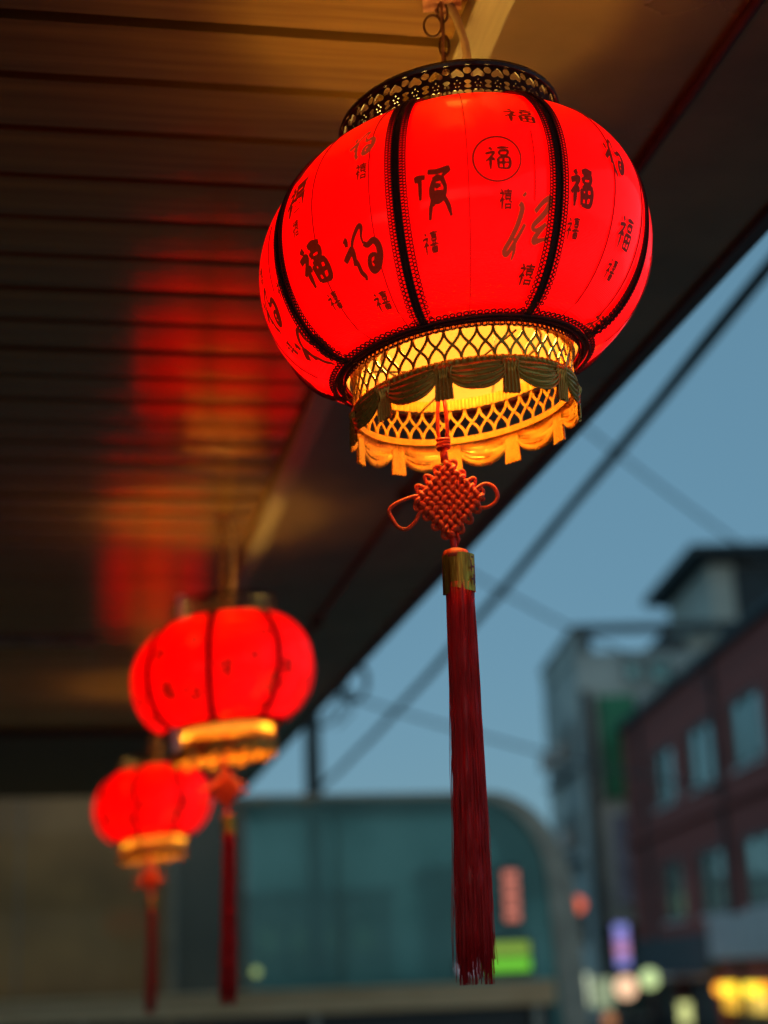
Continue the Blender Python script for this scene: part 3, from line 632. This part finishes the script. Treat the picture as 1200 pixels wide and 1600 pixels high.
def build_lantern():
    root = thing('lantern', 'large sharp red palace lantern with black filigree top, nearest and highest', 'lantern', (0, 0, 0), 0, 'red lanterns hanging in a row under the canopy')
    panels = {}
    for k in range(8):
        p0 = -15+45*k
        panels[k] = MB().grid(lambda u, v: surf(p0+45*u*.9999+.002, v), 14, 30).build('fabric_panel', M['fabric'], root, True)
        MB().grid(lambda u, v: surf(p0+45*u, v, -.006), 8, 20).build('lining', M['lining'], panels[k], True)
        for dphi, ta, tb in ((19.3, .0, 1.0), (37.5, 0 if k % 2 else .33, 1.0 if k % 2 else .63)):
            MB().tube([surf(p0+dphi, ta+(tb-ta)*i/24, .0004) for i in range(25)], .0006, 4).build('seam', M['seam'], panels[k])
    for (kind, phi, t, h, wf, m_, rot, shr) in CH:
        k = int(((phi+15) % 360)//45)
        glyph_mesh(kind, phi, t, h, wf, m_, rot, shr).build('printed_character', M[m_], panels[k])
    # braid over the ribs with rows of picot loops
    for k in range(8):
        p0 = -15+45*k; mb = MB()
        def ribpt(u, v): return surf(p0+math.degrees((u-.5)*.0078/max(.1, surf(p0, v).xy.length)), v, .0022+.0014*(1-(2*u-1)**2)+.0004*sin(v*420))
        mb.grid(ribpt, 6, 120)
        N = 80
        for side in (-1, 1):
            for i in range(2*N):
                t = (i//2+.5+(.5 if i % 2 else 0))/(N+.5); dx, lr = ((.0052, .0021), (.0086, .0018))[i % 2]
                c = surf(p0+math.degrees(side*dx/max(.1, surf(p0, t).xy.length)), t, .0025)
                d1 = (surf(p0, min(1, t+.01))-surf(p0, max(0, t-.01))).normalized(); d2 = (surf(p0+1, t)-surf(p0-1, t)).normalized()
                mb.tube([c+(d1*cos(a)*lr+d2*sin(a)*lr*1.05) for a in [2*PI*q/8 for q in range(8)]], .0007, 4, True)
            mb.tube([surf(p0+math.degrees(side*.0034/max(.1, surf(p0, i/40).xy.length)), i/40, .0042) for i in range(41)], .0009, 5)
        mb.build('rib_braid', M['braid'], root, True)
    # braid round the bottom rim
    mb = MB(); N = 128
    mb.grid(lambda u, v: surf(360*u, .0002+.0046*v*v, .0016+.0022*(1-(2*v-1)**2)), 180, 5)
    mb.grid(lambda u, v: S((RB-.001+.0025*sin(PI*v))*sin(2*PI*u), -(RB-.001+.0025*sin(PI*v))*cos(2*PI*u), ZB+.002-.007*v), 120, 5)
    for i in range(N):
        ph = 360*i/N; c = surf(ph, .0088, .0028)
        d1 = (surf(ph, .012)-surf(ph, .006)).normalized(); d2 = (surf(ph+1, .009)-surf(ph-1, .009)).normalized()
        mb.tube([c+(d1*cos(q)*.0026+d2*sin(q)*.0026) for q in [2*PI*w_/8 for w_ in range(8)]], .0009, 4, True)
        a = R(ph); c = S((RB+.001)*sin(a), -(RB+.001)*cos(a), ZB-.0072); tg = Vector((cos(a), sin(a), 0)); up = Vector((0, 0, 1))
        mb.tube([c+(tg*cos(q)*.0024+up*sin(q)*.0024) for q in [2*PI*w_/8 for w_ in range(8)]], .0008, 4, True)
    for t_ in (.0012, .0048): mb.tube([surf(360*i/90, t_, .0045) for i in range(90)], .0012, 5, True)
    mb.build('rim_braid', M['braid'], root, True)

    # ---- top collar: pierced band of hearts and flowers
    top = MB(); zt0, zt1, rt = ZT-.008, ZT+.040, RT+.002
    top.lathe([(rt-.002, zt1-.0035), (rt+.003, zt1-.0035), (rt+.004, zt1), (rt+.0025, zt1+.0035), (rt-.002, zt1+.0035)], 72, True)
    top.lathe([(rt-.0015, zt0-.002), (rt+.002, zt0-.002), (rt+.002, zt0+.002), (rt-.0015, zt0+.002)], 72, True)
    NC = 34
    H_ = (zt1-zt0-.004); asp = 2*PI*rt/NC            # cell width in metres
    def wrap(k, x, z, ro): a = 2*PI*(k+x)/NC; return ((rt+ro)*sin(a), -(rt+ro)*cos(a), zt0+.002+z*H_)
    def notch(zc, rx_, rz_, n=6): return [(rx_*sin(PI*i/n), zc-rz_*cos(PI*i/n)) for i in range(n+1)]
    edge = notch(.10, .2, .075)+notch(.285, .2, .06, 5)+notch(.425, .19, .058, 5)+[(.10, .4885)]+notch(.55, .19, .056, 5)[1:]+notch(.845, .21, .10)
    def lobes(pts, n=6): return pts
    hrt = [(.5, .90), (.62, .855), (.76, .80), (.84, .735), (.82, .675), (.72, .655), (.61, .67), (.5, .70), (.39, .67), (.28, .655), (.18, .675), (.16, .735), (.24, .80), (.38, .855)]
    inf = [(.5, .285), (.58, .325), (.68, .33), (.77, .29), (.78, .225), (.70, .18), (.59, .185), (.5, .215), (.41, .185), (.30, .18), (.22, .225), (.23, .29), (.32, .33), (.42, .325)]
    low = [(.5, .13), (.62, .10), (.72, .055), (.62, .02), (.5, .03), (.38, .02), (.28, .055), (.38, .10)]
    fl = [[(x+.045*cos(2*PI*i/5), z+.022*sin(2*PI*i/5)) for i in range(5)] for x, z in ((.5, .58), (.37, .50), (.63, .50), (.43, .41), (.57, .41))]
    holes_ = [hrt, inf, low]+fl
    outer = [(0, 0), (.5, 0), (1, 0)]+[(1-x, z) for x, z in edge]+[(1, 1), (.75, 1), (.5, 1), (.25, 1), (0, 1)]+edge[::-1]
    loops = [outer]+[h[::-1] for h in holes_]
    flatp = [p for l in loops for p in l]
    tris = tessellate_polygon([[Vector((p[0], p[1], 0)) for p in l] for l in loops])
    nf = len(flatp)
    for k in range(NC):
        vs = [wrap(k, x, z, .0011) for x, z in flatp]+[wrap(k, x, z, -.0003) for x, z in flatp]
        fs = [tuple(t_) for t_ in tris]+[tuple(i+nf for i in t_[::-1]) for t_ in tris]
        o_ = 0
        for li, l in enumerate(loops):
            n = len(l)
            if li: fs += [(o_+i, o_+(i+1) % n, o_+(i+1) % n+nf, o_+i+nf) for i in range(n)]
            o_ += n
        top.add(vs, fs)
    top.v = [tuple(S(*v)) for v in top.v]
    top.build('top_collar', M['blackrim'], root)

    # ---- bottom collar: interlaced lattice, beaded band, swags and tabs
    rc = RB-.009; zl1, zl0 = ZB-.004, ZB-.038
    lat = MB(); NP = 44
    for i in range(NP):
        for sg in (-1, 1):
            pth = []
            for q in range(11):
                t = q/10; s_ = t-.15*sin(2*PI*t)
                a = 2*PI*(i+sg*s_)/NP; rr_ = rc+.0006*sg
                pth.append((rr_*sin(a), -rr_*cos(a), zl0+(zl1-zl0)*t))
            lat.tube(pth, 0, 4, flat=(.0027, .0016), ref=lambda p: (p.x, p.y, 0))
    lat.v = [tuple(S(*v)) for v in lat.v]
    latp = lat.build('lattice_band', M['gilt'], root)
    bead = MB(); n = 440
    prof_ = [(rc-.0015, zl0+.001), (rc+.0018, zl0+.001), (rc+.0032, zl0-.0015), (rc+.0032, zl0-.0035), (rc+.0018, zl0-.006), (rc-.0015, zl0-.006)]
    vs = []
    for r_, z_ in prof_:
        for k in range(n):
            a = 2*PI*k/n; rr_ = r_+(.0013 if (k % 4) < 2 and r_ > rc else 0); vs.append(S(rr_*sin(a), -rr_*cos(a), z_))
    L_ = len(prof_)
    bead.add(vs, [(i*n+k, i*n+(k+1) % n, ((i+1) % L_)*n+(k+1) % n, ((i+1) % L_)*n+k) for i in range(L_) for k in range(n)])
    bead.build('beaded_band', M['gilt'], root)
    ir = MB(); n = 352; vs = []
    prof_ = [(RB-.0045, ZB-.005), (rc-.002, ZB-.0045), (rc-.002, ZB+.0075), (RB-.0045, ZB+.009)]
    for r_, z_ in prof_:
        for k in range(n):
            a = 2*PI*k/n; rr_ = r_-(.0013 if (k % 4) < 2 and r_ < RB-.005 else 0); vs.append(S(rr_*sin(a), -rr_*cos(a), z_))
    ir.add(vs, [(i*n+k, i*n+(k+1) % n, (i+1)*n+(k+1) % n, (i+1)*n+k) for i in range(3) for k in range(n)])
    ir.build('inner_rim', M['gilt'], root)
    z0 = zl0-.005; NS = 11
    for k in range(NS):
        ac = 2*PI*(k+.22)/NS; hw = PI/NS*.93
        def sw(u, v, ro=0.):
            uu = 2*u-1; dep = .026*(max(0, 1-abs(uu)**2.3))**.6+.004; sag = .012*(1-uu*uu)
            a = ac+uu*hw; fold = .0034*abs(sin(v*PI*4.5+.5*uu))*(1-.25*abs(uu))+.0012*v+.0007*sin(PI*19*v+uu*4)
            rr_ = rc+.002+fold+ro; zz = z0-v*dep
            return S(rr_*sin(a), -rr_*cos(a), zz)
        m = MB(); m.grid(sw, 16, 44); m.grid(lambda u, v: sw(u, v, -.0012), 16, 8)
        m.build('swag', M['drape'], root, True)
        at = ac+PI/NS
        def tb(u, v):
            a = at+(u-.5)*(.125+.03*v+(.04 if v < .22 else 0)*sin(v/.22*PI)); rr_ = rc+.0046+.0012*sin(u*PI*9)+.003*sin(PI*min(1, v*4))*(1-(2*u-1)**2)
            return S(rr_*sin(a), -rr_*cos(a), z0+.001-v*.036-.0008*sin(u*PI*12)*v)
        m = MB(); m.grid(tb, 28, 10); m.grid(lambda u, v: (Vector(tb(u, v))-Vector((sin(at), -cos(at), 0))*.0025), 10, 4)
        m.build('tassel_tab', M['drape'], root, True)

    # ---- inside: bulb, socket and wire frame
    MB().ball((0, 0, .0), .034, 18, (1, 1, 1.15)).build('bulb', M['bulb'], root, True)
    MB().lathe([(.001, .085), (.008, .085), (.011, .05), (.012, .038), (.001, .038)], 18).build('bulb_socket', M['whiteplastic'], root, True)
    wf = MB()
    for a in (.5, .5+PI/2):
        wf.tube([S(rc*sin(a), -rc*cos(a), ZB-.01), S(0, 0, ZB-.006), S(-rc*sin(a), rc*cos(a), ZB-.01)], .0012, 5)
        wf.tube([S(RT*sin(a), -RT*cos(a), ZT+.004), S(0, 0, ZT+.02), S(-RT*sin(a), RT*cos(a), ZT+.004)], .0014, 5)
    for k in range(8):
        a = R(-15+45*k+3); wf.tube([S((surf(-12+45*k, .02+.96*i/12).xy.length-.012)*sin(a), -(surf(-12+45*k, .02+.96*i/12).xy.length-.012)*cos(a), ZB+(ZT-ZB)*(.02+.96*i/12)) for i in range(13)], .0011, 4)
    wf.tube([S(.085*sin(2*PI*i/30), -.085*cos(2*PI*i/30), ZB+.02) for i in range(30)], .0016, 5, True)
    wf.build('wire_frame', M['wire'], root)

    # ---- hanging cord, knot, band and tassel (x to the right, y away)
    ox = -.024
    cd = MB()
    for s_ in (-1, 1):
        cd.tube([(ox+s_*.001, .0, ZB-.012), (ox+s_*.0045, 0, ZB-.05), (ox+s_*.005, -.001, -.215), (ox+s_*.0015, 0, -.229)], .0021, 7)
    for q in range(3):
        cd.tube([(ox+.0058*cos(a), .0048*sin(a), -.2225-.0042*q+.0012*sin(a*1+q)) for a in [2*PI*i/14 for i in range(14)]], .0023, 6, True)
    cd.tube([(ox, 0, -.232), (ox+.0005, 0, -.247)], .0042, 8)
    cd.build('hanging_cord', M['cord'], root, True)
    kc = Vector((ox+.003, 0, -.288)); s_ = .0066; N = 8; kn = MB()
    def kp(a, b, d_): return kc+Vector(((a-b)*s_*.69, d_, (a+b)*s_*.80))
    h2 = (N-1)/2
    jig = {(i, f_): (random.uniform(-.07, .07), random.uniform(-.07, .07)) for i in range(N) for f_ in (0, 1)}
    for i in range(N):
        b = i-h2
        e0 = -h2-.55; e1 = h2+.55; M_ = 8*N
        kn.tube([kp(e0+(e1-e0)*q/M_, b+jig[(i, 0)][0]+.06*sin(q*.8+i), -.0022+.0026*cos(PI*(e0+(e1-e0)*q/M_-b))) for q in range(M_+1)], .0029, 7)
        kn.tube([kp(b+jig[(i, 1)][0]+.06*sin(q*.9+i), e0+(e1-e0)*q/M_, -.0022-.0026*cos(PI*(e0+(e1-e0)*q/M_-b))) for q in range(M_+1)], .0029, 7)
        # a second layer behind
        kn.tube([kp(e0+(e1-e0)*q/20, b+.5 if i < N-1 else b, .0045) for q in range(21)], .0024, 5)
    def loop(pa, pb, out, r_, tw=.001):      # U-shaped loop between two ends, bulging by out
        pts = []
        for q in range(13):
            t = q/12; a = PI*t; m_ = pa.lerp(pb, (1-cos(a))/2)
            pts.append(m_+out*sin(a)+Vector((0, tw*cos(a), 0)))
        kn.tube(pts, r_, 7)
    for i in range(0, N-1):
        b = i-h2; c = b+1
        for side in (0, 1, 2, 3):
            if side == 0: pa, pb, dr = kp(h2+.5, b, 0), kp(h2+.5, c, 0), Vector((.72, 0, .76))
            if side == 1: pa, pb, dr = kp(b, h2+.5, 0), kp(c, h2+.5, 0), Vector((-.72, 0, .76))
            if side == 2: pa, pb, dr = kp(-h2-.5, b, 0), kp(-h2-.5, c, 0), Vector((-.72, 0, -.76))
            if side == 3: pa, pb, dr = kp(b, -h2-.5, 0), kp(c, -h2-.5, 0), Vector((.72, 0, -.76))
            if (i+side) % 2 == 0:
                big_ = 1.6 if (side in (0, 1) and i in (1, 2, 3)) else 1.0
                loop(pa, pb, dr*(.0042*big_+random.uniform(-.0006, .0012)), .0021)
    knot = kn.build('woven_knot', M['knotcord'], root, True)
    def ear(sg, pts):
        MB().tube(catmull3([kc+Vector((sg*x, y, z)) for x, y, z in pts]), .0022, 8).build('knot_loop', M['knotcord'], knot, True)
    ear(-1, [(.022, 0, .004), (.034, -.002, .005), (.053, -.002, -.001), (.062, -.001, -.008), (.060, 0, -.016), (.054, .001, -.026), (.045, .001, -.029), (.036, 0, -.022), (.030, 0, -.012), (.022, 0, -.008)])
    ear(1, [(.020, 0, .002), (.028, -.002, .009), (.038, -.002, .014), (.047, 0, .010), (.050, .001, .000), (.044, .001, -.008), (.034, 0, -.011), (.026, 0, -.006), (.018, 0, -.003)])
    zc0 = -.333
    MB().tube([(ox+.004, 0, -.322), (ox+.0055, 0, -.335), (ox+.006, 0, -.349)], .0036, 8).tube([(ox+.009, .001, -.322), (ox+.011, .001, -.331), (ox+.008, .001, -.338)], .002, 6).build('lower_cord', M['cord'], root, True)
    tx = ox+.009
    MB().lathe([(.0005, -.3405), (.006, -.3408), (.0125, -.3435), (.0142, -.348), (.0138, -.352), (.0005, -.352)], 24).build('tassel_cap', M['knotcord'], root, True, loc=(tx-.002, 0, 0))
    bd = MB(); n = 44
    vs = []
    for j, (zz, dz) in enumerate(((-.3475, 0), (-.3655, .0), (-.3845, -.002))):
        for i in range(n+1):
            a = 2*PI*i/n*1.06-1.0; rr_ = .0152+.0012*i/n+.0004*sin(a*5+j)
            vs.append((rr_*sin(a)*1.04, -rr_*cos(a)*.9, zz+dz*sin(a*1.5)-(.002*i/n if j == 0 else .0035*i/n)))
    bd.add(vs, [(j*(n+1)+i, j*(n+1)+i+1, (j+1)*(n+1)+i+1, (j+1)*(n+1)+i) for j in range(2) for i in range(n)])
    band = bd.build('foil_band', M['foil'], root, True, loc=(tx, 0, 0))
    mb = MB()
    for (a0, z, w_, h_) in ((.78, -.356, .0016, .012), (.9, -.352, .0035, .002), (.9, -.362, .0040, .002), (.95, -.371, .002, .011), (.85, -.375, .0035, .002), (1.05, -.36, .0014, .02)):
        a = a0; rr_ = .0172; c = Vector((rr_*sin(a)*1.04, -rr_*cos(a)*.9, z)); tg = Vector((cos(a), sin(a), 0)); nn = Vector((sin(a), -cos(a), 0))*.0006
        mb.add([c-tg*w_/2+nn, c+tg*w_/2+nn, c+tg*w_/2-Vector((0, 0, h_))+nn, c-tg*w_/2-Vector((0, 0, h_))+nn], [(0, 1, 2, 3)])
    mb.build('red_print', M['redprint'], band)
    # soft fringe: an inner core and loose threads
    fz = -.378; Lf = .388
    def axis(t): return Vector((tx+.0015*sin(t*3)+(-.004)*t, .002*sin(t*4), fz-Lf*t))
    co = MB()
    for j in range(31):
        t = j/30*.90; c = axis(t); rr_ = (.0128+.0015*t+.001*sin(j*1.3))*(1 if j < 26 else 1-.12*(j-25))
        for k in range(28):
            a = 2*PI*k/28; r2 = rr_*(1+.07*sin(a*6+j*.15)+.05*sin(a*11-j*.2)); co.v.append((c.x+r2*sin(a), c.y-r2*cos(a), c.z))
    co.f = [(j*28+k, j*28+(k+1) % 28, (j+1)*28+(k+1) % 28, (j+1)*28+k) for j in range(30) for k in range(28)]
    frg = co.build('tassel_core', M['fringe'], root, True)
    th = MB()
    for i in range(520):
        a = random.uniform(0, 2*PI); r0 = random.uniform(.0105, .0142); ln = min(1.0, random.gauss(.96, .03)) if random.random() < .75 else random.uniform(.6, .98)
        ph = random.uniform(0, 6); fl = random.uniform(-.001, .0045) if i % 9 else random.uniform(.003, .009); am = random.uniform(.0002, .0011); da = random.uniform(-.5, .5)
        pts = []
        for q in range(15):
            t = q/14*ln; c = axis(t); r_ = r0+fl*t+am*sin(q*1.1+ph)*(.3+t); aa = a+da*t
            pts.append((c.x+r_*sin(aa), c.y-r_*cos(aa), c.z))
        th.tube(pts, random.uniform(.00028, .0005), 3)
    o = th.build('fringe', M['fringe'], root, True); o['kind'] = 'stuff'
    return root

def catmull3(p, n=6):
    out = []
    for i in range(len(p)-1):
        a, b, c, d = p[max(i-1, 0)], p[i], p[i+1], p[min(i+2, len(p)-1)]
        for k in range(n):
            t = k/n; out.append(.5*((2*b)+(c-a)*t+(2*a-5*b+4*c-d)*t*t+(3*b-a-3*c+d)*t**3))
    out.append(p[-1]); return out

def copy_tree(o, parent=None):
    kids = list(o.children)
    c = o.copy(); col.objects.link(c)
    if parent: c.parent = parent
    for ch in kids: copy_tree(ch, c)
    return c
def hanger(root, gap, colr):
    """chain, ring and flex from the top spider to the slats; gap = metres from the collar top to the ceiling"""
    zt = ZT+.02; L = gap+.012; n = max(2, round(L/.021)); ch = MB(); p = L/n
    for k in range(n):
        zc = zt+p*(k+.5); hl = p*.62; wd_ = .0055
        pts = []
        for i in range(16):
            a = 2*PI*i/16; x = wd_*cos(a); z = zc+hl*sin(a)
            pts.append((x, 0, z) if k % 2 else (0, x, z))
        ch.tube(pts, .0014, 6, True)
    ch.build('chain', colr, root, True)
    rg = MB(); zc = zt+L-.028
    rg.tube([(-.012+.010*cos(a), .003*sin(a), zc+.016*sin(a)) for a in [2*PI*i/24 for i in range(24)]], .0013, 6, True)
    rg.build('split_ring', M['rust'], root, True)
    MB().tube(catmull3([Vector(v) for v in ((-.001, 0, .08), (.008, .002, zt-.01), (.017, .004, zt+.01), (.023, .004, zt+.2*L+.01), (.025, .0, zt+.6*L), (.016, 0, zt+.88*L), (.006, .004, zt+L+.004))]), .0048, 9).build('flex', M['cream'], root, True)
    MB().tube(catmull3([Vector(v) for v in ((-.012, -.004, zt), (-.008, -.005, zt+.3*L), (-.002, -.005, zt+.6*L), (-.001, -.004, zt+L))]), .0017, 7).build('tie_cord', M['copper'], root, True)
    MB().box(-.022, .022, -.012, .012, zt+L-.001, zt+L+.006).tube([(.0, 0, zt+L), (-.008, 0, zt+L-.008), (-.004, 0, zt+L-.016), (.004, 0, zt+L-.012)], .0016, 6).build('ceiling_hook', M['copper'], root)

POS = [((.357, 1.47, 2.255), 0), ((.247, 3.506, 2.198), 6.0), ((.143, 5.7, 2.148), -3)]
L1 = build_lantern()
lan = [L1, copy_tree(L1), copy_tree(L1)]
lan[1]['label'] = 'middle-sized blurred red lantern, second in the row, with a white plastic clip'
lan[2]['label'] = 'smallest blurred red lantern, third and farthest in the row'
for o, (p, dr) in zip(lan, POS):
    o.location = p; o.rotation_euler = (0, 0, -math.atan2(p[0], p[1])+R(dr))
for o, up, fs in ((lan[1], .006, .965), (lan[2], .0, .95)):
    for ch in o.children:
        nm = ch.name.split('.')[0]
        if nm in ('woven_knot', 'lower_cord', 'tassel_cap', 'foil_band'): ch.location.z += up
        if nm in ('fringe', 'tassel_core'): ch.location.z += up+(-.378)*(1-fs); ch.scale.z = fs
        if nm == 'hanging_cord': ch.location.z += up*.6
        if nm in ('woven_knot', 'lower_cord', 'tassel_cap', 'foil_band', 'fringe', 'tassel_core', 'hanging_cord'): ch.location.x += .024 if o is lan[1] else .014
hanger(lan[0], CZ-2.255-ZT-.034, M['rust'])
hanger(lan[1], CZ-2.198-ZT-.034, M['gilt'])
hanger(lan[2], CZ-2.148-ZT-.034, M['gilt'])
MB().box(-.112, -.094, -.07, -.055, ZT-.01, ZT+.045).build('plastic_clip', M['whiteplastic'], lan[1], bevel=.003, label='white plastic clip')
MB().box(-.125, -.103, -.075, -.055, ZB-.062, ZB-.012).build('plastic_clip', M['whiteplastic'], lan[1], bevel=.003, label='white plastic clip')
